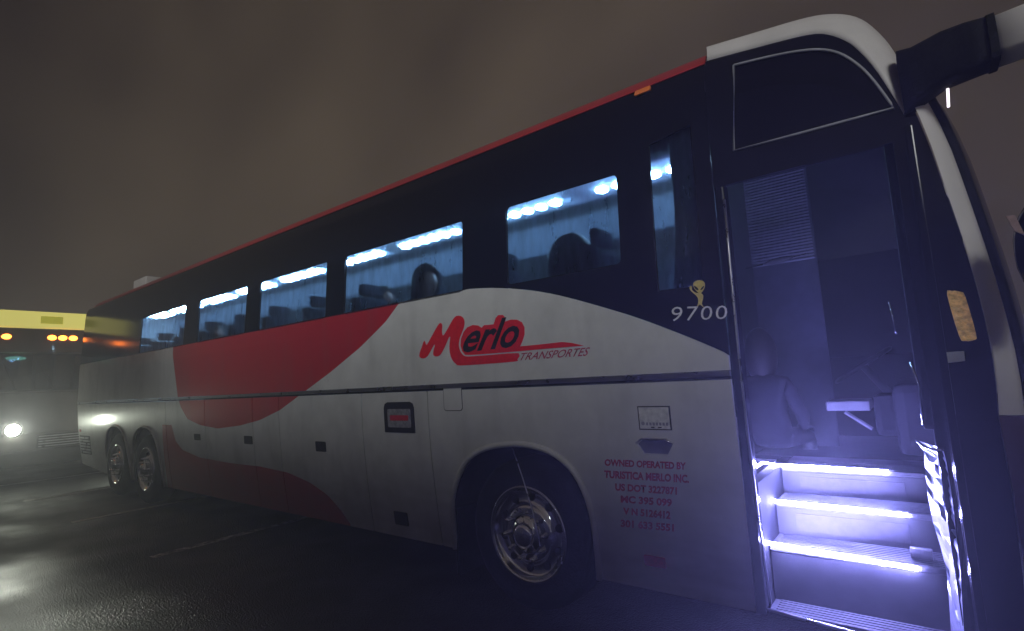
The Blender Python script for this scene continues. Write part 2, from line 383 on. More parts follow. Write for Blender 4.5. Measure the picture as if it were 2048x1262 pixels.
# shell: roof, far side, tail, floor
SECT = [(0.0, 0)]
def roof_z(x):
    pts = [(-20, 3.72), (1.5, 3.72), (1.85, 3.69), (2.07, 3.62), (2.2, 3.55), (2.32, 3.44), (2.4, 3.31), (2.46, 3.16), (2.6, 2.9)]
    for (a, za), (b, zb) in zip(pts, pts[1:]):
        if a <= x <= b: return za + (zb - za) * (x - a) / (b - a)
    return 2.9
def shell_bm(x_list, inset=0.0, zlo=3.30):
    bm = bmesh.new(); rows = []
    for x in x_list:
        dz = roof_z(x) - 3.72; row = []
        zz = [3.36 + k * .036 for k in range(11)]; zz[-1] = 3.718
        tail = 0
        if x < XR + .35: tail = .35 - math.sqrt(max(0, .35 ** 2 - (XR + .35 - x) ** 2))
        near = [(prof(z) + inset + tail * .7, z + dz - inset - tail * .3) for z in zz]
        crown = [(y, 3.72 + .03 * math.sin(math.pi * (y - .3) / (WID - .6)) + dz - inset - tail * .3) for y in (.55, .9, 1.275, 1.65, 2.0)]
        far = [(WID - y, z) for y, z in near[::-1]]
        row = near + crown + far
        rows.append([bm.verts.new((x, y, z)) for y, z in row])
    for a, b in zip(rows, rows[1:]):
        for k in range(len(a) - 1): bm.faces.new((a[k], a[k + 1], b[k + 1], b[k]))
    return bm
xs = [XR, XR + .04, XR + .12, XR + .22, XR + .35, -9, -7, -5, -3, -1, 1, 1.5, 1.7, 1.85, 2.0, 2.1, 2.2, 2.28, 2.34, 2.4, 2.45]
bm_obj('roof', shell_bm(xs, inset=.02), 'white_paint', coach, True)
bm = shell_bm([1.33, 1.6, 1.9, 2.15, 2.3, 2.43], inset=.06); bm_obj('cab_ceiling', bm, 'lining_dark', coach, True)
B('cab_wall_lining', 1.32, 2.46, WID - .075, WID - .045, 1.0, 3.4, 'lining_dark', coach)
bm = shell_bm([XR + .1, -6, 0, 1.3], inset=.22); bm_obj('ceiling_lining', bm, 'lining', coach, True)
# far side wall, inner lining and far windows
B('far_side_wall', XR, 2.4, WID - .04, WID, ZB, 3.45, 'white_paint', coach)
B('wall_lining', XR + .1, 1.3, WID - .075, WID - .045, 1.5, 3.3, 'wall_trim', coach)
for k in range(6):
    x1 = .9 - k * 1.95
    B('far_window', x1 - 1.75, x1, WID - .10, WID - .078, 2.35, 3.05, 'black_gloss', coach, .01)
# tail
bm = bmesh.new(); box(bm, XR - .02, XR + .25, .12, WID - .12, .45, 3.42, .10); bm_obj('tail_wall', bm, 'white_paint', coach)
B('floor', XR + .2, 1.30, .06, WID - .06, 1.46, 1.52, 'lining_dark', coach)
B('chassis', XR + .25, 2.3, .75, WID - .75, .34, .75, 'black_matt', coach)
# luggage hold backing just behind the panels
B('hold_backing', -6.55, -.86, .17, .20, .36, 1.58, 'black_matt', coach)

# belt moulding and lower edge trim
xj = S(1464, 735)[0]
panel('belt_moulding', rect(XR + .06, xj - .012, ZM - .012, ZM + .02), 'dull_metal', coach, off=.014, thick=.03)
panel('belt_groove', rect(XR + .06, xj - .012, ZM - .028, ZM - .013), 'black_matt', coach, off=.0, thick=.02)

# upper body panel with arched top
arch = smooth(SS([(938, 578), (985, 576), (1045, 579), (1100, 587), (1150, 599), (1200, 613), (1250, 628), (1300, 645), (1350, 664), (1400, 684), (1462, 711)]), 3)
arch = [p for p in arch]
zb0 = arch[0][1]
UP = [(XR + .03, ZM + .022), (xj - .012, ZM + .022), (xj - .012, arch[-1][1])] + [p for p in arch[::-1] if p[0] < xj - .015] + [(XR + .03, zb0)]
panel('upper_body_panel', UP, 'livery', coach)

# lower panels: seams measured in the photograph
seam = [S(740, 1000)[0], S(873, 1000)[0]]
def arch_line(cx, r_w, z_top, zb=ZB):
    """rounded wheel opening, from rear foot to front foot"""
    pts = []
    for k in range(17):
        a = math.pi * (1 - k / 16)
        c, s = math.cos(a), math.sin(a)
        pts.append((cx + r_w * (abs(c) ** .8) * (1 if c > 0 else -1), .45 + (z_top - .45) * abs(s) ** .75))
    return [(cx - r_w, zb)] + pts + [(cx + r_w, zb)]
aF = SS([(913, 1106), (907, 1040), (906, 1000), (914, 962), (932, 924), (960, 901), (1000, 890), (1050, 889), (1100, 903), (1140, 933), (1168, 978), (1185, 1030), (1194, 1090), (1201, 1166)])
aF = smooth(aF, 3); aF[0] = (aF[0][0], ZB); aF[-1] = (aF[-1][0], ZB)
zt = ZM - .03
FP = [(seam[1] + .006, ZB)] + aF + [(xj - .012, ZB), (xj - .012, zt), (seam[1] + .006, zt)]
hf = [S(1275, 893), S(1345, 893), S(1310, 880), S(1310, 908)]
hx0, hx1, hz0, hz1 = hf[0][0], hf[1][0], hf[3][1], hf[2][1]
hole = [(hx0 + .035, hz1), (hx1 - .035, hz1), (hx1, hz1 - .03), (hx1 - .035, hz0), (hx0 + .035, hz0), (hx0, hz1 - .03)]
panel('front_wheel_panel', FP, 'livery', coach, holes=[hole])
panel('handle_recess', [(x + (.01 if x > (hx0 + hx1) / 2 else -.01), z + (.01 if z > (hz0 + hz1) / 2 else -.01)) for x, z in hole], 'dull_metal', coach, off=-.035, thick=.01)
# flared lip round the opening
def lip(pts, name, r=.022):
    bm = bmesh.new(); tube(bm, [(x, prof(z) - .004, z) for x, z in pts], r, 8); return bm_obj(name, bm, 'livery', coach, True)
lip(aF, 'arch_lip')
rear_c = [S(293, 915)[0], S(240, 910)[0]]
AXLES = [0.0, rear_c[0], rear_c[0] - 1.38]
RR = .60
doors = [-6.58, -5.25, -3.95, S(562, 900)[0], seam[0], seam[1]]
for a, b in zip(doors, doors[1:]):
    panel('luggage_door', rect(a + .006, b - .006, ZB, zt, .012, 2), 'livery', coach)
r1 = arch_line(AXLES[1], RR, 1.20); r2 = arch_line(AXLES[2], RR, 1.20)
RP = [(XR + .1, .42)] + [(AXLES[2] - RR - .12, ZB)] + r2 + r1 + [(-6.59, ZB), (-6.59, zt), (XR + .03, zt)]
panel('rear_wheel_panel', RP, 'livery', coach)
lip(r1, 'arch_lip', .02); lip(r2, 'arch_lip', .02)
for cx, pts in ((AXLES[0], aF), (AXLES[1], r1), (AXLES[2], r2)):      # wheel wells
    bm = bmesh.new(); rows = [[bm.verts.new((x, y, z + .01)) for x, z in pts] for y in (prof(.6) + .021, .8)]
    for k in range(len(pts) - 1): bm.faces.new((rows[0][k], rows[0][k + 1], rows[1][k + 1], rows[1][k]))
    bm.faces.new(rows[1]); bm_obj('wheel_well', bm, 'black_matt', coach)

rv = panel('rear_side_vent', rect(-11.02, -10.35, .62, .98, .02), 'black_matt', coach, off=.003, thick=.01)
for k in range(6): panel('vent_slat', rect(-11.0, -10.37, .645 + k * .055, .675 + k * .055), 'dull_metal', rv, off=.014, thick=.012)
panel('rear_side_lamp', rect(-11.0, -10.9, 1.05, 1.1, .01), 'reflector_red', coach, off=.012, thick=.02)
# latches, flaps, handles
for px, py, s in ((642, 893, 20), (803, 1037, 26), (497, 880, 16), (395, 874, 12)):
    x, z = S(px, py); sx = abs(S(px + s / 2, py)[0] - S(px - s / 2, py)[0]); sz = abs(S(px, py - s / 2)[1] - S(px, py + s / 2)[1])
    panel('door_latch', rect(x - sx / 2, x + sx / 2, z - sz / 2, z + sz / 2, .012), 'black_matt', coach, off=.006, thick=.02)
q = [S(770, 835), S(829, 835), S(800, 804), S(800, 865)]
em = [(q[0][0], q[3][1]), (q[1][0], q[3][1]), (q[1][0], q[2][1] - .05), (q[1][0] - .015, q[2][1] - .015), (q[1][0] - .05, q[2][1]), (q[0][0] + .05, q[2][1]), (q[0][0] + .015, q[2][1] - .015), (q[0][0], q[2][1] - .05)]
e = panel('emergency_handle', em, 'black_matt', coach, off=.010, thick=.03)
panel('handle_label', rect(q[0][0] + .05, q[1][0] - .035, q[3][1] + .045, q[2][1] - .06, .015), 'handle_sticker', e, off=.0125, thick=.001)
panel('label_mark', rect(q[0][0] + .085, q[1][0] - .065, q[3][1] + .105, q[2][1] - .115, .01), 'reflector_red', e, off=.0145, thick=.001)
f0, f1 = S(886, 768), S(926, 822)
panel('fuel_flap_gap', rect(f0[0], f1[0], f1[1], f0[1] - .01, .03), 'black_matt', coach, off=.0015, thick=.002)
panel('fuel_flap', rect(f0[0] + .006, f1[0] - .006, f1[1] + .006, f0[1] - .016, .026), 'livery', coach, off=.004, thick=.004)
a0, a1 = S(1277, 836), S(1342, 836); b0, b1 = S(1310, 812)[1], S(1310, 860)[1]
sg = panel('notice_plate', rect(a0[0], a1[0], b1, b0), 'black_matt', coach, off=.004, thick=.01)
panel('notice_face', rect(a0[0] + .008, a1[0] - .008, b1 + .007, b0 - .007), 'label_white', sg, off=.0065, thick=.001)
for k in range(7):
    u = a0[0] + .05 + k * .021; panel('print_mark', rect(u, u + .014, b1 + .028, b1 + .046), 'grey_plastic', sg, off=.0085, thick=.0008)
panel('print_mark', [(a0[0] + .03 + .012 * math.cos(t * .6), b1 + .04 + .012 * math.sin(t * .6)) for t in range(10)], 'grey_plastic', sg, off=.0085, thick=.0008)
for u in (.08, .125): panel('print_mark', rect(a0[0] + u, a0[0] + u + .022, b1 + .013, b1 + .02), 'black_matt', sg, off=.0085, thick=.0008)
bm = bmesh.new(); tube(bm, [(hx0 - .006, prof(hz1) - .004, hz1 - .022), (hx0 + .033, prof(hz1) - .006, hz1 + .006), (hx1 - .033, prof(hz1) - .006, hz1 + .006), (hx1 + .006, prof(hz1) - .004, hz1 - .022)], .006)
bm_obj('handle_trim', bm, 'chrome', coach, True)
c0, c1 = S(1290, 1122), S(1331, 1122); cz0, cz1 = S(1310, 1133)[1], S(1310, 1112)[1]
panel('side_reflector', rect(c0[0], c1[0], cz0, cz1, .008), 'reflector_red', coach, off=.008, thick=.02)

# mud flap behind the front wheel and a cable hanging in the arch
bm = bmesh.new(); box(bm, aF[0][0] + .02, aF[0][0] + .045, .12, .55, .10, .62); bm_obj('mud_flap', bm, 'rubber', coach)
p0, p1 = at(1025, 896, .04), at(1078, 1075, -.06)
bm = bmesh.new(); tube(bm, [p0, p0.lerp(p1, .35) + Vector((.012, 0, 0)), p0.lerp(p1, .7) + Vector((.014, 0, 0)), p1, p1 + Vector((-.01, .02, -.06))], .0045)
bm_obj('hanging_cable', bm, 'dull_metal', coach, True)

# wheels
def wheel(cx, cz=.535, y0=.06, first=False):
    root = bpy.data.objects.new('wheel', None); COL.objects.link(root); root.parent = coach
    bm = bmesh.new()
    lathe_y(bm, [(.335, y0 + .02), (.36, y0 - .0), (.42, y0 - .012), (.48, y0 - .004), (.515, y0 + .02), (.53, y0 + .05), (.53, y0 + .27), (.50, y0 + .30), (.36, y0 + .30), (.335, y0 + .28)], cx, cz, 64)
    for k in range(4):   # tread grooves as shallow dark ribs
        pass
    t = bm_obj('tyre', bm, 'rubber', root, True)
    bm = bmesh.new()
    lathe_y(bm, [(.338, y0 + .02), (.338, y0 - .008), (.322, y0 - .012), (.314, y0 + .006), (.300, y0 + .03), (.285, y0 + .045), (.250, y0 + .055), (.215, y0 + .045), (.200, y0 + .02), (.188, y0 + .005), (.15, y0 - .002), (.135, y0 - .004)], cx, cz, 64)
    r = bm_obj('rim', bm, 'chrome', root, True)
    for k in range(10):
        a = 2 * math.pi * (k + .35) / 10; b2 = bmesh.new()
        lathe_y(b2, [(0, y0 + .0425), (.026, y0 + .0425), (.028, y0 + .05)], cx + .252 * math.cos(a), cz + .252 * math.sin(a), 14)
        bm_obj('vent_hole', b2, 'black_matt', r)
    for k in range(10):
        a = 2 * math.pi * (k + .1) / 10; bm = bmesh.new()
        lathe_y(bm, [(0, y0 - .055), (.010, y0 - .052), (.016, y0 - .04), (.018, y0 - .01), (.022, y0 + .0)], cx + .168 * math.cos(a), cz + .168 * math.sin(a), 10)
        bm_obj('wheel_nut', bm, 'chrome', r, True)
    bm = bmesh.new()
    lathe_y(bm, [(0, y0 - .075), (.055, y0 - .072), (.075, y0 - .06), (.082, y0 - .04), (.085, y0 - .02), (.115, y0 - .015), (.128, y0 - .002), (.135, y0 + .01)], cx, cz, 40)
    bm_obj('hub_cap', bm, 'chrome', r, True)
    bm = bmesh.new(); tube(bm, [(cx + .27, y0 + .03, cz - .13), (cx + .30, y0 - .02, cz - .15)], .005, 6); bm_obj('tyre_valve', bm, 'dull_metal', r)
for cx in AXLES: wheel(cx)

# ---- glass band
WIN = [(1302, 1391, 380), (1012, 1238, 450), (690, 925, 540), (520, 652, 590), (397, 491, 630), (282, 368, 660)]
spans = []
for a, b, yy in WIN: spans.append((S(a, yy)[0], S(b, yy)[0]))
# opaque glass band with the lit openings left out
bandL, bandR = XR + .03, xj - .012
lowband = [(bandL, zb0 + .004)] + [(x, z + .004) for x, z in arch if x < bandR] + [(bandR, arch[-1][1] + .004)]
ztop = 3.53
holes = []
for i, (a, b) in enumerate(spans):
    if i >= 2: zl = ZBELT + .03
    elif i == 1: zl = ZBELT + .012
    else: zl = 2.14
    zu = ZW if i else ZW + .17
    if i == 0: holes.append([(a, zl), (b, zl), (b, zu + .0), (a, zu - .05)])
    else: holes.append(rect(a, b, zl, zu, .035, 3))
panel('window_band', lowband + [(bandR, ztop), (bandL, ztop)], 'black_gloss', coach, off=.0, thick=.016, holes=holes)
for i, h in enumerate(holes):
    cx = sum(p[0] for p in h) / len(h); cz = sum(p[1] for p in h) / len(h)
    w = panel('window', [(x + (.025 if x > cx else -.025), z + (.025 if z > cz else -.025)) for x, z in h], 'window_glass', coach, off=-.020, thick=.0)
    # rubber seal round the pane
    bm = bmesh.new(); pts = [(x, prof(z) + .012, z) for x, z in h]; tube(bm, pts + [pts[0]], .007, 6, False)
    bm_obj('window_seal', bm, 'rubber', w)
# roof edge panels above the glass
xcap = S(1415, 112)[0]
def cove(name, x0, x1, m):
    panel(name, rect(x0, x1, 3.535, 3.71), m, coach, off=.006, thick=.012, zstep=.03)
cove('roof_edge_panel', -3.2, xcap - .006, 'red_paint'); cove('roof_edge_panel', -7.0, -3.21, 'red_paint'); cove('roof_edge_panel', XR + .36, -7.01, 'red_paint')
B('roof_hatch', -10.05, -9.35, .55, 1.3, 3.73, 4.02, 'white_paint', coach, .03)
x, z = S(1286, 183); panel('side_marker', rect(x - .055, x + .055, z - .022, z + .022, .01), 'orange_lens', coach, off=.016, thick=.03)

# ---- front quarter over the door: gloss black field, grey outlined glass, white cap
Lp = [(1818, 190), (1840, 236), (1862, 290), (1884, 355), (1906, 420), (1930, 490), (1952, 560), (1970, 630), (1985, 700), (1994, 765), (1998, 830)]
Rp = [(1848, 190), (1876, 240), (1903, 300), (1925, 360), (1946, 420), (1970, 490), (1992, 560), (2012, 630), (2030, 700), (2042, 765), (2050, 830)]
LL = [at(a, b, .0 + prof(2.0)) for a, b in Lp]; LR = [at(a, b, .07) for a, b in Rp]
zc = [2.70, 2.3, 1.98, 1.67, 1.39, 1.05, .7, .32]
def lx(z):
    P = [(p.z, p.x) for p in LL] + [(1.05, 2.635), (.7, 2.63), (.3, 2.61)]
    P.sort()
    for (a, xa), (b, xb) in zip(P, P[1:]):
        if a <= z <= b: return xa + (xb - xa) * (z - a) / (b - a)
    return P[-1][1]
inner = smooth(SS([(1415, 121), (1500, 98), (1560, 82), (1610, 70), (1650, 67), (1700, 86), (1745, 131), (1785, 190), (1808, 228)]), 4)
XJ2 = 2.40     # front door jamb
head_z = S(1600, 332)[1]
fld = [(xj - .010, arch[-1][1] + .004)]
qg = smooth(SS([(1468, 131), (1530, 116), (1590, 104), (1640, 100), (1680, 108), (1718, 132), (1750, 165), (1788, 217)]), 4)
qgo = qg + SS([(1700, 240), (1600, 267), (1468, 302)])
field = [(xj - .010, head_z), (2.45, head_z - .02)] + [p for p in inner[::-1]] + [(xj - .01, inner[0][1])]
field = [(xj - .008, head_z)] + [(lx(head_z) - .004, head_z), (lx(2.75) - .004, 2.75), (lx(2.9) - .004, 2.92)] + [p for p in inner[::-1] if p[0] > xj] + [(xj - .008, inner[0][1] - .01)]
panel('door_header_panel', field, 'black_gloss', coach, off=.002, thick=.03, holes=[qgo])
panel('quarter_glass', [(x, z) for x, z in qgo], 'dark_glass', coach, off=-.008, thick=.006)
bm = bmesh.new(); tube(bm, [(x, prof(z) - .004, z) for x, z in qgo] + [(qgo[0][0], prof(qgo[0][1]) - .004, qgo[0][1])], .0075, 6, False)
bm_obj('quarter_glass_trim', bm, 'grey_plastic', coach, True)
bm = bmesh.new()
N = 40
def resample(pts, n):
    P = [Vector(p) for p in pts]; L = [0]
    for a, b in zip(P, P[1:]): L.append(L[-1] + (b - a).length)
    out = []
    for k in range(n):
        t = L[-1] * k / (n - 1)
        i = max(j for j in range(len(L)) if L[j] <= t + 1e-9); i = min(i, len(P) - 2)
        out.append(P[i].lerp(P[i + 1], (t - L[i]) / max(1e-9, L[i + 1] - L[i])))
    return out
opx = smooth([(1412, 96), (1500, 70), (1600, 40), (1660, 29), (1710, 33), (1750, 58), (1790, 106), (1830, 190)], 4)
outer = [tuple(at(a, b, .23)) for a, b in opx]
ri, ro = resample(inner, N), resample(outer, N)
rows = []
for k in range(N):
    i = Vector((ri[k].x, prof(ri[k].y) - .010, ri[k].y)); o_ = ro[k]; row = []
    e_ = Vector((i.x - .0, i.y + .03, i.z - .02)); row.append(bm.verts.new(e_))
    nrm_ = Vector((.25, -.6, .5)).normalized()
    for j in range(8):
        t = j / 7; row.append(bm.verts.new(i.lerp(o_, t) + nrm_ * .035 * math.sin(math.pi * t)))
    row.append(bm.verts.new(o_ + Vector((-.02, .25, .02)))); rows.append(row)
for a, b in zip(rows, rows[1:]):
    for k in range(len(a) - 1): bm.faces.new((a[k], a[k + 1], b[k + 1], b[k]))
bm_obj('front_cap', bm, 'white_paint', coach, True)

# ---- front corner: white pillar band, red lower corner, curved windscreen and front
bm = bmesh.new(); rows = []
for a, b in zip(LL, LR):
    row = []
    for j in range(6):
        t = j / 5; p = a.lerp(b, t); p.y -= .012 * math.sin(math.pi * t) - .0; row.append(bm.verts.new(p))
    row.append(bm.verts.new(b + Vector((-.02, .07, 0)))); rows.append(row)
for a, b in zip(rows, rows[1:]):
    for k in range(len(a) - 1): bm.faces.new((a[k], a[k + 1], b[k + 1], b[k]))
bm_obj('front_pillar', bm, 'white_paint', coach, True)
# lower corner (red) continues to the bumper
LB = [LL[-1] + Vector((0, 0, -.004)), Vector((2.635, .0, 1.05)), Vector((2.63, .02, .7)), Vector((2.61, .05, .30))]
LBr = [LR[-1] + Vector((0, 0, -.004)), Vector((2.76, .09, 1.05)), Vector((2.76, .11, .7)), Vector((2.74, .14, .30))]
bm = bmesh.new(); rows = []
for a, b in zip(LB, LBr):
    row = [bm.verts.new(a.lerp(b, j / 5) - Vector((0, .02 * math.sin(math.pi * j / 5), 0))) for j in range(6)]
    row += [bm.verts.new(b + Vector((.06, .16, 0))), bm.verts.new(b + Vector((.12, 1.1, 0))), bm.verts.new(Vector((b.x + .06, 2.25, b.z))), bm.verts.new(Vector((b.x - .12, 2.53, b.z)))]
    rows.append(row)
for a, b in zip(rows, rows[1:]):
    for k in range(len(a) - 1): bm.faces.new((a[k], a[k + 1], b[k + 1], b[k]))
bm_obj('front_lower_panel', bm, 'maroon_paint', coach, True)
bm = bmesh.new(); rows = []
for b in LR:
    q_ = b + Vector((-.004, .012, 0))
    row = [bm.verts.new(q_), bm.verts.new(b + Vector((.045, .10, 0))), bm.verts.new(b + Vector((.085, .26, 0))), bm.verts.new(b + Vector((.14, .75, 0))), bm.verts.new(b + Vector((.155, 1.2, 0))), bm.verts.new(b + Vector((.14, 1.65, 0))), bm.verts.new(b + Vector((.085, 2.14, 0))), bm.verts.new(b + Vector((-.05, 2.40, 0)))]
    rows.append(row)
for a, b in zip(rows, rows[1:]):
    for k in range(len(a) - 1): bm.faces.new((a[k], a[k + 1], b[k + 1], b[k]))
bm_obj('windscreen', bm, 'dark_glass', coach, True)
# rubber edge of the windscreen beside the pillar
bm = bmesh.new(); tube(bm, [b + Vector((.016, .03, 0)) for b in LR], .022, 8); bm_obj('windscreen_seal', bm, 'rubber', coach, True)
# black corner field between door jamb and pillar, amber lamp
zs_ = [head_z - .004 - k * (head_z - .324) / 24 for k in range(25)]
corner = [(2.405, .32)] + [(lx(z) - .004, z) for z in zs_[::-1]] + [(2.405, head_z - .004)]
panel('front_corner_panel', corner, 'black_gloss', coach, off=.004, thick=.03)
am = SS([(1894, 590), (1903, 583), (1920, 585), (1930, 595), (1951, 668), (1948, 680), (1930, 682), (1918, 672)])
bm = panel_bm(smooth(am, 3, True), .03, .03); bm_obj('corner_lamp', bm, 'amber_lens', coach)
pz = SS([(1884, 705), (1928, 702), (1930, 722), (1886, 727)])
panel('corner_badge', pz, 'grey_plastic', coach, off=.012, thick=.01)

# ---- mirror arm and mirror
def loft(name, secs, m, parent, sm=True):
    """secs: list of (centre, half y, half z) rounded boxes along x"""
    bm = bmesh.new(); rings = []
    for c, hy, hz in secs:
        c = Vector(c); ring = []
        for k in range(14):
            a = 2 * math.pi * k / 14; ca, sa = math.cos(a), math.sin(a)
            ring.append(bm.verts.new(c + Vector((0, hy * math.copysign(abs(ca) ** .35, ca), hz * math.copysign(abs(sa) ** .35, sa)))))
        rings.append(ring)
    for a, b in zip(rings, rings[1:]):
        for k in range(14): bm.faces.new((a[k], a[(k + 1) % 14], b[(k + 1) % 14], b[k]))
    bm.faces.new(rings[0]); bm.faces.new(rings[-1]); return bm_obj(name, bm, m, parent, sm)
def mid(pa, pb, y):
    a, b = at(*pa, y), at(*pb, y); return (a + b) / 2, abs(a.z - b.z) / 2
arm = []
for pa, pb, y in (((1790, 112), (1812, 236), .06), ((1822, 104), (1836, 212), .0), ((1880, 74), (1890, 172), -.06), ((1930, 56), (1935, 153), -.12), ((1984, 42), (1984, 133), -.17)):
    c, h = mid(pa, pb, y); arm.append((c, .085, h))
ma = loft('mirror_arm', arm, 'rubber', coach)
arm2 = [(arm[-1][0] + Vector((.004, 0, 0)), .085, arm[-1][2] * .92)]
for pa, pb, y in (((2050, 18), (2050, 108), -.22), ((2130, -10), (2130, 82), -.28), ((2200, -20), (2200, 70), -.33)):
    c, h = mid(pa, pb, y); arm2.append((c, .085, h * .95))
loft('mirror_arm_cover', arm2, 'white_paint', ma)
ce_ = arm[-1]; loft('arm_collar', [(ce_[0] + Vector((-.016, .004, 0)), .092, ce_[2] * 1.06), (ce_[0] + Vector((.010, -.002, 0)), .092, ce_[2] * 1.05)], 'rubber', ma, False)
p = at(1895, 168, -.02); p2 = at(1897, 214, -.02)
bm = bmesh.new(); tube(bm, [p, p2], .0055, 8); bm_obj('glint_bar', bm, 'glint_white', ma)  # glowing tube put in place of a reflected glint, no real lamp
mc = at(2100, 500, -.30)
bm = bmesh.new(); bmesh.ops.create_icosphere(bm, subdivisions=3, radius=1)
for v in bm.verts: v.co = Vector((mc.x + v.co.x * .10, mc.y + v.co.y * .12, mc.z + v.co.z * .21 - abs(v.co.x) * .0))
mh = bm_obj('mirror_head', bm, 'black_gloss', ma, True)
q1 = at(2012, 432, -.40); q2 = at(2030, 430, -.40); q3 = at(2050, 470, -.40); q4 = at(2030, 462, -.40)
bm = bmesh.new(); fv = [bm.verts.new(v) for v in (q1, q2, q3, q4)]; f = bm.faces.new(fv)
r = bmesh.ops.extrude_face_region(bm, geom=[f]); [setattr(e.co, 'y', e.co.y + .012) for e in r['geom'] if isinstance(e, bmesh.types.BMVert)]
bm_obj('mirror_reflector', bm, 'dusty_lens', mh)
bm = bmesh.new(); tube(bm, [arm2[2][0], arm2[2][0] + Vector((0, -.02, -.3)), mc + Vector((.06, 0, .05))], .022, 8); bm_obj('mirror_bracket', bm, 'black_matt', ma, True)

# ---- entrance: jambs, steps with lit nosings, leaf, cab fittings
XA = xj - .006
bm = bmesh.new(); box(bm, XA - .005, XA + .05, .0 + .03, .13, .33, head_z + .02, .01)
bm_obj('rear_door_jamb', bm, 'black_gloss', coach)
bm = bmesh.new(); tube(bm, [(XA + .052, -.004 + prof(z), z) for z in (.36, .8, 1.3, 1.8, 2.3, 2.62)], .008, 6); bm_obj('door_seal', bm, 'dull_metal', coach, True)
B('front_door_jamb', XJ2, XJ2 + .04, .03, .16, .33, head_z, 'black_gloss', coach, .008)
X0, X1 = XA + .055, XJ2 - .004
st = bpy.data.objects.new('entrance_steps', None); COL.objects.link(st); st.parent = coach
steps = [(.07, .22, .355), (.22, .47, .645), (.47, .72, .835), (.72, 1.15, 1.005)]
for i, (ya, yb, z) in enumerate(steps):
    B('tread', X0, X1, ya, yb + .01, z - .03, z, 'step_rubber', st, .004)
    bm = bmesh.new(); nrib = max(3, int((min(yb, .95) - ya) / .03))
    for k in range(nrib): box(bm, X0 + .03, X1 - .03, ya + .02 + k * .03, ya + .034 + k * .03, z - .002, z + .004)
    rb = bm_obj('tread_ribs', bm, 'step_rubber', st); rb['kind'] = 'stuff'
    if i < 3:
        zn = steps[i + 1][2]
        B('riser', X0, X1, yb + .004, yb + .024, z + .001, zn - .031, 'step_riser', st)
        if i: B('riser_panel', X0 + .10, X1 - .16, yb - .0, yb + .003, z + .03, zn - .06, 'riser_sheet', st, .001)
def strip(pts, r=.0085):
    bm = bmesh.new(); tube(bm, pts, r, 6); return bm_obj('light_strip', bm, 'led_strip', st)
strip([at(1540, 929, .71), at(1775, 943, .71)]); strip([at(1503, 940, .62), at(1526, 925, .69), at(1536, 927, .71)], .0065)
strip([at(1503, 997, .46), at(1815, 1030, .46)]); strip([at(1503, 1080, .21), at(1836, 1138, .21)])
bm = bmesh.new(); tube(bm, [at(1510, 1212, .05), at(1700, 1263, .05), at(1830, 1300, .05)], .009, 8); bm_obj('sill_trim', bm, 'dull_metal', st, True)
bm = bmesh.new(); box(bm, X1 - .16, X1 - .07, .30, .34, .65, .70, .004); bm_obj('step_end_block', bm, 'riser_sheet', st)
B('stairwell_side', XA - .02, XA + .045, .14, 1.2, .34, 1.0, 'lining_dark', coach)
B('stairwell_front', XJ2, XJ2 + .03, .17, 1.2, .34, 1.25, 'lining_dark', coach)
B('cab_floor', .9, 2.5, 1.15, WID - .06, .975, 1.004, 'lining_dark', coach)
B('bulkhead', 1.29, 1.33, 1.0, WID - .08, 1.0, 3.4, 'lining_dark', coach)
B('bulkhead_post', 1.29, 1.33, .12, .40, 1.52, 3.2, 'lining_dark', coach)
B('dark_rack', XR + .4, 1.1, 1.78, WID - .11, 3.02, 3.36, 'wall_trim', coach, .03)  # dark rack added to darken the lower part of the window view
B('cab_pillar_trim', 2.36, 2.45, .20, .5, 1.3, 3.1, 'lining_dark', coach, .02)
# far cab window and dashboard
B('cab_window', 1.5, 2.35, WID - .09, WID - .045, 1.7, 2.6, 'black_gloss', coach)
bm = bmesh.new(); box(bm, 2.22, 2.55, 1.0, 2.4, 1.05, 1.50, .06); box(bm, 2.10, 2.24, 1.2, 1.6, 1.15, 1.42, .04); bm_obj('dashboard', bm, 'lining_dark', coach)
a_, b_ = at(1652, 802, 1.25), at(1742, 818, 1.25)
bm = bmesh.new(); box(bm, a_.x, b_.x, 1.22, 1.5, b_.z - .01, a_.z, .012); tr_ = bm_obj('cab_tray', bm, 'tray_grey', coach)
bm = bmesh.new(); c1_, c2_ = at(1690, 824, 1.24), at(1745, 858, 1.24); tube(bm, [c1_, c2_], .013, 6); bm_obj('tray_bracket', bm, 'tray_grey', tr_)
# steering wheel
sw = bpy.data.objects.new('steering_wheel', None); COL.objects.link(sw); sw.parent = coach
C_ = Vector((2.02, 1.95, 1.62)); nrm = Vector((-.55, 0, .83)).normalized(); u_ = nrm.cross(Vector((0, 1, 0))).normalized(); v_ = nrm.cross(u_)
bm = bmesh.new(); tube(bm, [C_ + (u_ * math.cos(t * math.pi / 12) + v_ * math.sin(t * math.pi / 12)) * .23 for t in range(25)], .015, 8, False); bm_obj('wheel_rim', bm, 'black_matt', sw, True)
bm = bmesh.new()
for t in (0, 2.1, 4.2): tube(bm, [C_, C_ + (u_ * math.cos(t) + v_ * math.sin(t)) * .23], .012, 6)
tube(bm, [C_ + nrm * .02, C_ - nrm * .5], .03, 8); bm_obj('steering_column', bm, 'black_matt', sw, True)

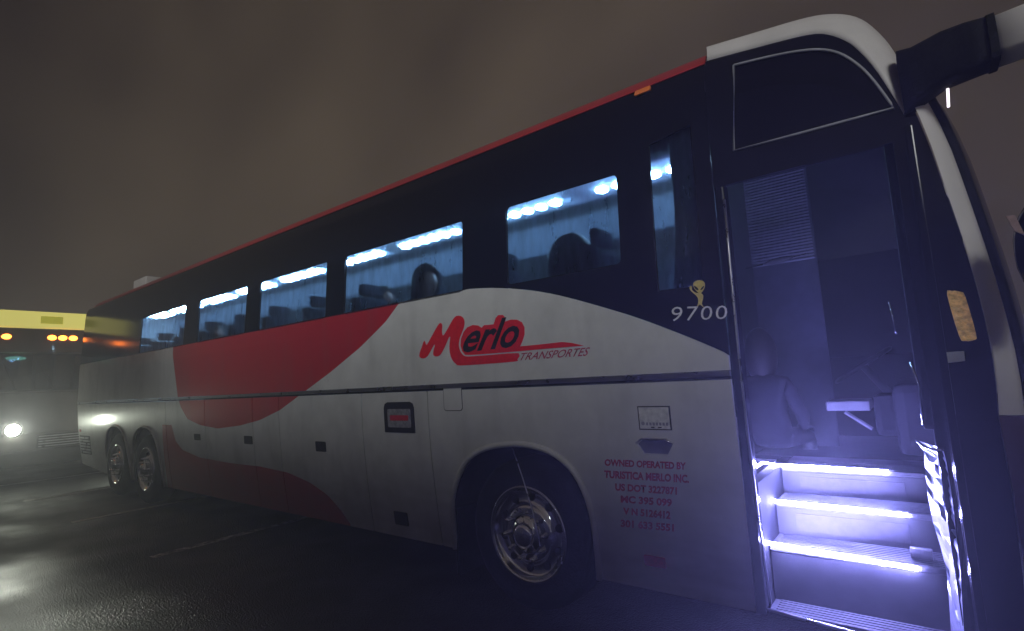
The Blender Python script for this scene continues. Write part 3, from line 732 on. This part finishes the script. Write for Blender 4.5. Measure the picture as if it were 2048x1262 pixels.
# partition pane with ribbed blind behind the steps
y_ = 1.72
pa, pb, pc, pd = at(1482, 365, y_), at(1612, 345, y_), at(1612, 800, y_), at(1482, 800, y_)
zt_, zl_ = pa.z, 1.005
bm = bmesh.new(); box(bm, pd.x - .02, pb.x, y_ + .02, y_ + .035, zl_, zt_ + .12); pn = bm_obj('partition', bm, 'partition_board', coach)
bm = bmesh.new(); nr = 34; zbl = at(1540, 530, y_).z
vs = []
for k in range(nr * 4 + 1):
    z = zt_ + .10 - (zt_ + .10 - zbl) * k / (nr * 4); yy = y_ + .006 + .008 * math.cos(2 * math.pi * k / 4)
    vs.append([bm.verts.new((x, yy, z)) for x in (pd.x - .02, pb.x - .015)])
for a, b in zip(vs, vs[1:]): bm.faces.new((a[0], a[1], b[1], b[0]))
bm_obj('ribbed_blind', bm, 'blind', pn, True)
g0, g1, g2 = at(1484, 539, 1.5), at(1528, 528, 1.5), at(1612, 507, 1.5)
bm = bmesh.new(); tube(bm, [g0, g1, g2], .006, 6); gr = bm_obj('grab_rail', bm, 'chrome', coach, True)
bm = bmesh.new(); tube(bm, [g1 + Vector((-.004, 0, -.002)), g1.lerp(g2, .2), g1.lerp(g2, .45), g1.lerp(g2, .68)], [.008, .022, .024, .010], 8); bm_obj('rail_grip', bm, 'black_matt', gr, True)

# open door leaf standing out from the front jamb
lf = bpy.data.objects.new('door_leaf', None); COL.objects.link(lf); lf.parent = coach
LX0, LX1 = 2.445, 2.475
ya, yb = -.30, -.012
bm = bmesh.new(); box(bm, LX0, LX1, ya, ya + .05, .36, head_z - .05, .006); box(bm, LX0, LX1, yb - .05, yb, .36, head_z - .05, .006)
box(bm, LX0 + .001, LX1 - .001, ya + .051, yb - .051, .36, .5); box(bm, LX0 + .001, LX1 - .001, ya + .051, yb - .051, head_z - .15, head_z - .05); bm_obj('leaf_frame', bm, 'black_gloss', lf)
B('leaf_glass', LX0 + .012, LX0 + .02, ya + .04, yb - .04, .49, head_z - .14, 'dark_glass', lf)
# crumpled bright cover on the leaf edge
bm = bmesh.new(); rows = []; rnd = random.Random(5)
Pl = [(1832, 880), (1848, 905), (1851, 950), (1857, 1000), (1866, 1045), (1880, 1090), (1893, 1140), (1898, 1200), (1902, 1262)]
Pr = [(1886, 897), (1893, 925), (1899, 960), (1905, 1005), (1910, 1045), (1915, 1090), (1921, 1140), (1924, 1200), (1928, 1262)]
for (a, b) in zip(Pl, Pr):
    for s in range(3):
        i = Pl.index(a); j = min(i + 1, len(Pl) - 1)
        la = Vector(a).lerp(Vector(Pl[j]), s / 3); ra = Vector(b).lerp(Vector(Pr[j]), s / 3)
        row = []
        for k in range(6):
            q_ = la.lerp(ra, k / 5); row.append(bm.verts.new(at(q_.x, q_.y, (.20 - .19 * k / 5) + rnd.uniform(-.022, .022))))
        rows.append(row)
        if i == len(Pl) - 1: break
for a, b in zip(rows, rows[1:]):
    for k in range(5): bm.faces.new((a[k], a[k + 1], b[k + 1], b[k]))
bm_obj('leaf_edge_cover', bm, 'foil', lf)
bm = bmesh.new(); tube(bm, smooth([tuple(at(1832, 880, .0)), tuple(at(1848, 893, .0)), tuple(at(1866, 899, .0)), tuple(at(1888, 900, .0))], 3), .006, 6); bm_obj('leaf_handle', bm, 'chrome', lf, True)
bm = bmesh.new(); tube(bm, [at(1778, 604, -.0), at(1793, 668, -.0)], .004, 6); tube(bm, [at(1821, 724, -.05), at(1838, 770, -.05), at(1846, 850, -.05)], .006, 6); bm_obj('leaf_rail', bm, 'chrome', lf, True)

# ---- interior lights, seats, curtain
ovals = []
for gk in range(-2, 7):
    for k in range(6):
        x = -1.64 - gk * 1.36 - k * .17
        if -10.4 < x < 1.15: ovals.append(x)
b2 = bmesh.new(); bmesh.ops.create_icosphere(b2, subdivisions=2, radius=1)
for v in b2.verts: v.co = Vector((v.co.x * .056, v.co.y * .045, v.co.z * .026))
me = bpy.data.meshes.new('ceiling_lamp'); b2.to_mesh(me); b2.free(); me.materials.append(MATS['ceiling_led'])
tr = bpy.data.objects.new('light_channel', None); COL.objects.link(tr); tr.parent = coach
B('channel_base', XR + .3, 1.2, .98, 1.46, 3.375, 3.40, 'channel_white', tr)
for x in ovals:
    o = bpy.data.objects.new('ceiling_lamp', me); COL.objects.link(o); o.parent = tr; o.location = (x, 1.2, 3.352)
bm = bmesh.new(); box(bm, -.0, .11, -.22, .22, .38, 1.02, .05); box(bm, -.46, -.0, -.22, .22, .36, .46, .04); box(bm, .01, .08, -.14, .14, 1.03, 1.15, .03)
sme = bpy.data.meshes.new('seat'); bmesh.ops.recalc_face_normals(bm, faces=bm.faces); bm.to_mesh(sme); bm.free(); sme.materials.append(MATS['seat_fabric'])
for k in range(12):
    for y in (.42, 2.1):
        x = .75 - k * .93
        o = bpy.data.objects.new('seat', sme); COL.objects.link(o); o.parent = coach; o.scale = (1, 1, 1.1); o.location = (x - .12, y, 1.47); o.rotation_euler = (0, 0, math.pi)
        o.rotation_euler = (0, 0, math.pi)
# gathered curtain in the front side window
bm = bmesh.new(); xa_, xb_ = S(1337, 400)[0], S(1392, 400)[0]; vs = []
for k in range(33):
    u = k / 32; x = xa_ + (xb_ - xa_ + .05) * u; y = .10 + .016 * math.cos(k * math.pi / 2)
    vs.append([bm.verts.new((x - .10 * (1 - t) * (0 if t > .5 else (.5 - t)), y, 2.15 + 1.02 * t)) for t in (0, .25, .5, .75, 1)])
for a, b in zip(vs, vs[1:]):
    for j in range(4): bm.faces.new((a[j], a[j + 1], b[j + 1], b[j]))
bm_obj('curtain', bm, 'curtain', coach, True)

# ------------------------------------------------------------------ lettering and marks
def text_obj(name, body, quad, m, parent, off=.004, shear=0.0, bold=0.0, space=1.0):
    """body set into the quad TL, TR, BR, BL measured on the coach side"""
    c = bpy.data.curves.new('t', 'FONT'); c.body = body; c.shear = shear; c.offset = bold; c.space_character = space; c.resolution_u = 3
    o = bpy.data.objects.new('t', c); COL.objects.link(o); bpy.context.view_layer.update()
    me = bpy.data.meshes.new_from_object(o.evaluated_get(bpy.context.evaluated_depsgraph_get()))
    bpy.data.objects.remove(o); bpy.data.curves.remove(c)
    xs = [v.co.x for v in me.vertices]; ys = [v.co.y for v in me.vertices]
    x0, x1, y0, y1 = min(xs), max(xs), min(ys), max(ys)
    TL, TR, BR, BL = [Vector(q) for q in quad]
    for v in me.vertices:
        u = (v.co.x - x0) / (x1 - x0); t = (v.co.y - y0) / (y1 - y0)
        p = (BL.lerp(BR, u)).lerp(TL.lerp(TR, u), t); x, z = S(p.x, p.y); v.co = (x, prof(z) - off, z)
    me.name = name; return link(name, me, m, parent)
def decal(name, pts, m, parent, off=.003):
    bm = panel_bm(SS(pts), off, 0); return bm_obj(name, bm, m, parent)
zl = lambda pts: [(820 + x / 5.389, 600 + y / 5.389) for x, y in pts]
lg = bpy.data.objects.new('side_logo', None); COL.objects.link(lg); lg.parent = coach
M1 = [(103, 600), (112, 555), (132, 500), (150, 450), (163, 440), (175, 475), (188, 478), (240, 385), (290, 295), (318, 255), (340, 250), (352, 275), (348, 330), (354, 378), (372, 372), (420, 290), (468, 205), (505, 172), (550, 172), (582, 200), (592, 250), (580, 310), (552, 380), (536, 430), (530, 490), (545, 550), (575, 592), (610, 608), (680, 606), (900, 590), (1175, 572), (1160, 640), (1140, 662), (800, 690), (545, 706), (500, 690), (465, 655), (440, 600), (428, 530), (430, 460), (438, 400), (422, 405), (390, 480), (350, 560), (318, 602), (280, 608), (254, 590), (256, 545), (272, 490), (262, 485), (228, 545), (190, 608), (150, 630), (115, 622)]
decal('logo_letter', smooth(zl(M1), 2, True), 'logo_red', lg, .004)
M2 = [(600, 592), (566, 552), (548, 490), (552, 420), (580, 345), (620, 295), (680, 270), (740, 275), (775, 300), (800, 272), (850, 268), (905, 262), (925, 195), (955, 163), (1005, 162), (1030, 190), (1028, 232), (1090, 212), (1155, 212), (1210, 240), (1238, 295), (1238, 370), (1215, 445), (1190, 500), (1400, 480), (1640, 453), (1740, 462), (1880, 492), (1500, 522), (1180, 552), (900, 575), (660, 592)]
decal('logo_backing', zl(M2), 'logo_red', lg, .004)
text_obj('logo_name', 'erlo', zl([(640, 240), (1200, 165), (1165, 505), (560, 572)]), 'logo_black', lg, .007, shear=.28, bold=.022)
text_obj('logo_word', 'TRANSPORTES', zl([(1205, 572), (1945, 508), (1925, 600), (1185, 652)]), 'text_red', lg, .004, shear=.30, bold=.006)
t9 = text_obj('model_number', '9700', [(1345, 614), (1456, 611), (1454, 638), (1341, 643)], 'text_white', coach, .006, bold=-.006, space=1.12)
zr = lambda x, y: (1190 + x / 3.319, 780 + y / 3.319)
LINES = [('OWNED OPERATED BY', 65, 605, 457, 503, 480, 530), ('TURISTICA MERLO INC.', 62, 625, 532, 583, 562, 618), ('US DOT 3227871', 135, 545, 618, 668, 645, 697),
         ('MC 395 099', 172, 512, 698, 748, 722, 775), ('V N 5126412', 188, 502, 778, 825, 803, 858), ('301 633 5551', 172, 525, 857, 908, 888, 940)]
for s, xa, xb, ya, yb, yc, yd in LINES:
    text_obj('owner_lettering', s, [zr(xa, ya), zr(xb, yc), zr(xb, yd), zr(xa, yb)], 'text_red', coach, .003, bold=.045)
# small waving visitor decal above the number
al = bpy.data.objects.new('alien_decal', None); COL.objects.link(al); al.parent = coach
za_ = lambda pts: [(940 + x / 2.868, 280 + y / 2.868) for x, y in pts]
decal('decal_head', smooth(za_([(1282, 825), (1300, 808), (1325, 805), (1345, 815), (1350, 835), (1342, 860), (1328, 878), (1318, 880), (1300, 866), (1286, 848)]), 3, True), 'alien_yellow', al, .006)
decal('decal_body', smooth(za_([(1312, 878), (1326, 878), (1340, 892), (1338, 915), (1332, 940), (1345, 962), (1328, 950), (1318, 945), (1300, 962), (1310, 938), (1308, 905), (1290, 885), (1270, 868), (1260, 848), (1268, 835), (1276, 845), (1276, 860), (1296, 876)]), 2, True), 'alien_yellow', al, .006)
decal('decal_eye', smooth(za_([(1286, 838), (1300, 842), (1312, 855), (1312, 862), (1298, 858)]), 2, True), 'logo_black', al, .008)
decal('decal_eye', smooth(za_([(1347, 838), (1336, 842), (1326, 855), (1325, 862), (1338, 855)]), 2, True), 'logo_black', al, .008)

# ------------------------------------------------------------------ unseen building added behind the camera to block the key light
dp = thing('shade_building', 'added concrete building with roller shutters, unseen behind the viewer, shading the lot and coach', 'building', (-4, -7.3, 0))
mat('concrete', (.30, .29, .27), .85, noise=.2, nscale=1.2, bump=.2, bscale=20); mat('shutter_steel', (.22, .23, .24), .5, noise=.15, nscale=6)
B('wall', -26, 18, -14, -7.3, 0, 4.53, 'concrete', dp)
bm = bmesh.new(); box(bm, -26.05, -2.2, -13.6, -7.9, 4.705, 7.1, .03); bm_obj('shade_storey', bm, 'concrete', dp)  # height added to shade the rear of the coach
B('roof_coping', -26.1, 18.1, -14.1, -7.2, 4.535, 4.70, 'concrete', dp, .02)
for x in (-22, -15, -8, -1, 6, 13):
    sh = B('roller_shutter', x - 1.9, x + 1.9, -7.32, -7.27, .0, 3.0, 'shutter_steel', dp)
    for k in range(15): B('slat', x - 1.88, x + 1.88, -7.27, -7.25, .04 + k * .197, .20 + k * .197, 'shutter_steel', sh, .006)

# ------------------------------------------------------------------ people
def skin_mesh(verts, edges, radii, sub=2):
    me = bpy.data.meshes.new('sk'); me.from_pydata(verts, edges, []); o = bpy.data.objects.new('sk', me); COL.objects.link(o)
    md = o.modifiers.new('s', 'SKIN'); md.use_smooth_shade = True
    for i, v in enumerate(me.skin_vertices[0].data):
        v.radius = radii[i] if isinstance(radii[i], tuple) else (radii[i], radii[i]); v.use_root = (i == 0)
    o.modifiers.new('d', 'SUBSURF').levels = sub
    bpy.context.view_layer.update()
    r = bpy.data.meshes.new_from_object(o.evaluated_get(bpy.context.evaluated_depsgraph_get()))
    bpy.data.objects.remove(o); return r
def build_person_meshes():
    """seated figure facing +x, hips at origin (seat height), units metres"""
    V = [(0, 0, .08), (-.02, 0, .26), (-.03, 0, .42), (-.02, 0, .53), (.01, 0, .60)]; R = [(.15, .12), (.14, .11), (.16, .11), (.08, .07), (.055, .055)]
    E = [(0, 1), (1, 2), (2, 3), (3, 4)]
    hands = []
    for s in (-1, 1):
        b = len(V)
        V += [(-.03, s * .17, .47), (.04, s * .24, .24), (.24, s * .16, .14), (.31, s * .12, .13)]; R += [.06, .048, .036, .028]
        E += [(2, b), (b, b + 1), (b + 1, b + 2), (b + 2, b + 3)]
        h = Vector((.31, s * .12, .13))
        for k in range(4):    # fingers
            c = len(V); d = (k - 1.5) * .02; L = (.075, .085, .08, .06)[k]
            V += [tuple(h + Vector((.045, d, 0))), tuple(h + Vector((.045 + L * .6, d * 1.1, -.012))), tuple(h + Vector((.045 + L * .9, d * 1.1, -.045)))]; R += [.010, .009, .007]
            E += [(b + 3, c), (c, c + 1), (c + 1, c + 2)]
        c = len(V); V += [tuple(h + Vector((.02, -s * .04, 0))), tuple(h + Vector((.055, -s * .055, -.015)))]; R += [.011, .008]; E += [(b + 3, c), (c, c + 1)]
        b = len(V)
        V += [(.06, s * .10, .07), (.42, s * .11, .06), (.44, s * .11, -.36), (.54, s * .12, -.42)]; R += [.085, .062, .045, .035]
        E += [(0, b), (b, b + 1), (b + 1, b + 2), (b + 2, b + 3)]
    body = skin_mesh(V, E, R, 1)
    bm = bmesh.new(); bmesh.ops.create_icosphere(bm, subdivisions=3, radius=1)
    for v in bm.verts:
        c = v.co.copy(); x, y, z = c.x * .098, c.y * .078, c.z * .122
        if z < 0: x *= 1 - .25 * (-c.z); y *= 1 - .35 * (-c.z)
        if c.x > .75 and abs(c.y) < .3 and -.35 < c.z < .12: x += .022 * (1 - abs(c.y) / .3)     # nose
        if c.x > .7 and .10 < c.z < .3 and .2 < abs(c.y) < .5: x -= .008                        # eye sockets
        if abs(c.y) > .93 and abs(c.z) < .25: y += math.copysign(.016, c.y)                     # ears
        v.co = (x + .03, y, z + .74)
    head = bpy.data.meshes.new('head'); bmesh.ops.recalc_face_normals(bm, faces=bm.faces); bm.to_mesh(head); bm.free()
    bm = bmesh.new(); bmesh.ops.create_icosphere(bm, subdivisions=3, radius=1)
    for v in list(bm.verts):
        if v.co.x > .45 and v.co.z < .45 or v.co.z < -.75: bm.verts.remove(v)
    for v in bm.verts: v.co = (v.co.x * .112 + .018, v.co.y * .093, v.co.z * .132 + .752)
    hair = bpy.data.meshes.new('hair'); bmesh.ops.recalc_face_normals(bm, faces=bm.faces); bm.to_mesh(hair); bm.free()
    for m_ in (body, head, hair):
        for p in m_.polygons: p.use_smooth = True
    return body, head, hair
PB, PH, PHA = build_person_meshes()
def person(x, y, z, rz, label, cloth, scale=1.0, lean=0.0, bulk=1.0):
    t = thing('person', label, 'person', (x, y, z), 'people inside the coach')
    del BASE[t.name]
    t.rotation_euler = (0, lean, rz); t.scale = (scale,) * 3
    for nm, me, mm in (('body', PB, cloth), ('head', PH, 'skin'), ('hair', PHA, 'hair')):
        m2 = me.copy(); m2.materials.clear(); m2.materials.append(MATS[mm]); o = bpy.data.objects.new(nm, m2); COL.objects.link(o); o.parent = t
        if nm == 'hair' and bulk < 0: o.scale = (1.15, 1.22, 1.6); o.location = (-.015, 0, -.52)
        elif nm == 'hair' and bulk != 1: o.scale = (bulk, bulk, bulk); o.location = (.02 * (1 - bulk), 0, .745 * (1 - bulk))
HZ = .75
def seat_person(px, py, y, label, cloth, scale=1.0, rz=0.0, lean=0.0, bulk=1.0):
    h = at(px, py, y); person(h.x - .03, y, h.z - HZ * scale, rz, label, cloth, scale, lean, bulk)
seat_person(855, 566, .32, 'dark silhouette with the larger head in the lit window behind the logo', 'cloth_dark', 1.15, 0, 0, 1.25)
seat_person(775, 598, .70, 'dark silhouette of a smaller person low in the second lit window, behind the larger head', 'cloth_blue', 1.0, 0, 0, 1.2)
seat_person(1122, 525, .32, 'dark-haired person leaning at the foggy lit window above the side logo', 'cloth_dark', 1.18, .3, .1, 1.45)
seat_person(1190, 560, .75, 'person low in shadow at the foggy window nearest the entrance, beside a taller head', 'cloth_blue', 1.1, -.2, 0, 1.3)
seat_person(440, 668, .45, 'small dark silhouette of a person in a rear lit window above the red swoosh', 'cloth_dark', 1.0)
seat_person(1527, 692, 1.18, 'person in dark clothes seated just inside the open door above the lit steps', 'cloth_black', 1.0, 1.35, 0, -1)

# ------------------------------------------------------------------ the bus waiting behind
ob = thing('waiting_bus', 'grey bus with yellow roof front, amber lamps and glaring headlight behind the coach', 'bus', (-12.4, .15, 0))
OX, Y0, Y1 = -12.4, -1.12, 1.42
bm = bmesh.new(); box(bm, OX - 10, OX - .04, Y0, Y1, .35, 3.5, .12); bm_obj('body', bm, 'bus_grey', ob)
B('roof_front', OX - .30, OX + .06, Y0 + .05, Y1 - .05, 3.24, 3.60, 'yellow_glow', ob, .04)
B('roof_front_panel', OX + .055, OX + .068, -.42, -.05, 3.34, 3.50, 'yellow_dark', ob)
B('header', OX - .06, OX + .02, Y0 + .04, Y1 - .04, 2.72, 3.23, 'bus_grey', ob, .02)
for y in (-.93, -.21, -.03, .15):
    bm = bmesh.new(); bmesh.ops.create_icosphere(bm, subdivisions=2, radius=1)
    for v in bm.verts: v.co = Vector((OX + .025 + v.co.x * .03, y + v.co.y * .078, 3.045 + v.co.z * .055))
    bm_obj('amber_lamp', bm, 'marker_amber', ob, True)
for a, b in ((Y0 + .12, -.50), (-.44, .14), (.20, Y1 - .12)):
    w = B('windscreen', OX - .0, OX + .012, a, b, 1.95, 2.68, 'dark_glass', ob, .005)
    bm = bmesh.new(); tube(bm, [(OX + .022, (a + b) / 2, 1.97), (OX + .022, a + .08, 2.45)], .009, 6); bm_obj('wiper', bm, 'black_matt', w)
B('windscreen_lining', OX - .039, OX - .034, Y0 + .1, Y1 - .1, 1.92, 2.70, 'black_matt', ob)
bm = bmesh.new(); bmesh.ops.create_icosphere(bm, subdivisions=2, radius=1)
for v in bm.verts: v.co = Vector((OX - .02 + v.co.x * .012, -.76 + v.co.y * .17, 2.60 + v.co.z * .045))
bm_obj('green_cab_lamp', bm, 'cab_green', ob, True)
B('front_panel', OX - .03, OX + .015, Y0 + .06, Y1 - .06, 1.02, 1.9, 'bus_grey', ob, .03)
gr_ = B('grille', OX - .02, OX + .02, -.35, .75, .72, 1.0, 'black_matt', ob, .01)
for k in range(5): B('grille_slat', OX + .02, OX + .032, -.33, .73, .745 + k * .052, .763 + k * .052, 'dull_metal', gr_)
B('bumper', OX - .05, OX + .10, Y0 + .02, Y1 - .02, .38, .70, 'black_matt', ob, .04)
for y in (-.74, 1.08):
    bm = bmesh.new(); lathe_y(bm, [(0, 0), (.10, .0), (.115, .01), (.12, .04)], 0, 0, 24)
    for v in bm.verts: v.co = Vector((OX + .05 - v.co.y, y + v.co.x, 1.13 + v.co.z))
    h = bm_obj('headlight', bm, 'headlamp', ob, True)
    bm = bmesh.new(); lathe_y(bm, [(.122, .0), (.14, -.008), (.15, .03)], 0, 0, 24)
    for v in bm.verts: v.co = Vector((OX + .05 - v.co.y, y + v.co.x, 1.13 + v.co.z))
    bm_obj('headlight_bezel', bm, 'chrome', h, True)
    ld = bpy.data.lights.new('headlight_beam', 'SPOT'); ld.energy = 950; ld.spot_size = math.radians(27); ld.spot_blend = .9; ld.color = (.95, 1.0, .86); ld.shadow_soft_size = .08
    lo = bpy.data.objects.new('headlight_beam', ld); COL.objects.link(lo); lo.location = (OX + .12, y, 1.13); lo.rotation_euler = Vector((-1, .17, -.06)).to_track_quat('Z', 'Y').to_euler()

# ------------------------------------------------------------------ damp air, also standing in for lens glow round the lamps
HAZE = 0.014
bm = bmesh.new(); bmesh.ops.create_cube(bm, size=1)
for v in bm.verts: v.co = Vector((v.co.x * 306, v.co.y * 306, -1.0 + (v.co.z + .5) * 8.3))
hz_ = bm_obj('haze', bm, None); hz_['kind'] = 'stuff'
m = bpy.data.materials.new('haze'); m.use_nodes = True; t = m.node_tree; t.nodes.remove(t.nodes['Principled BSDF'])
pv = t.nodes.new('ShaderNodeVolumePrincipled'); pv.inputs['Color'].default_value = (.92, .93, .97, 1); pv.inputs['Density'].default_value = HAZE; pv.inputs['Anisotropy'].default_value = .5
t.links.new(pv.outputs[0], t.nodes['Material Output'].inputs['Volume']); hz_.data.materials.append(m)
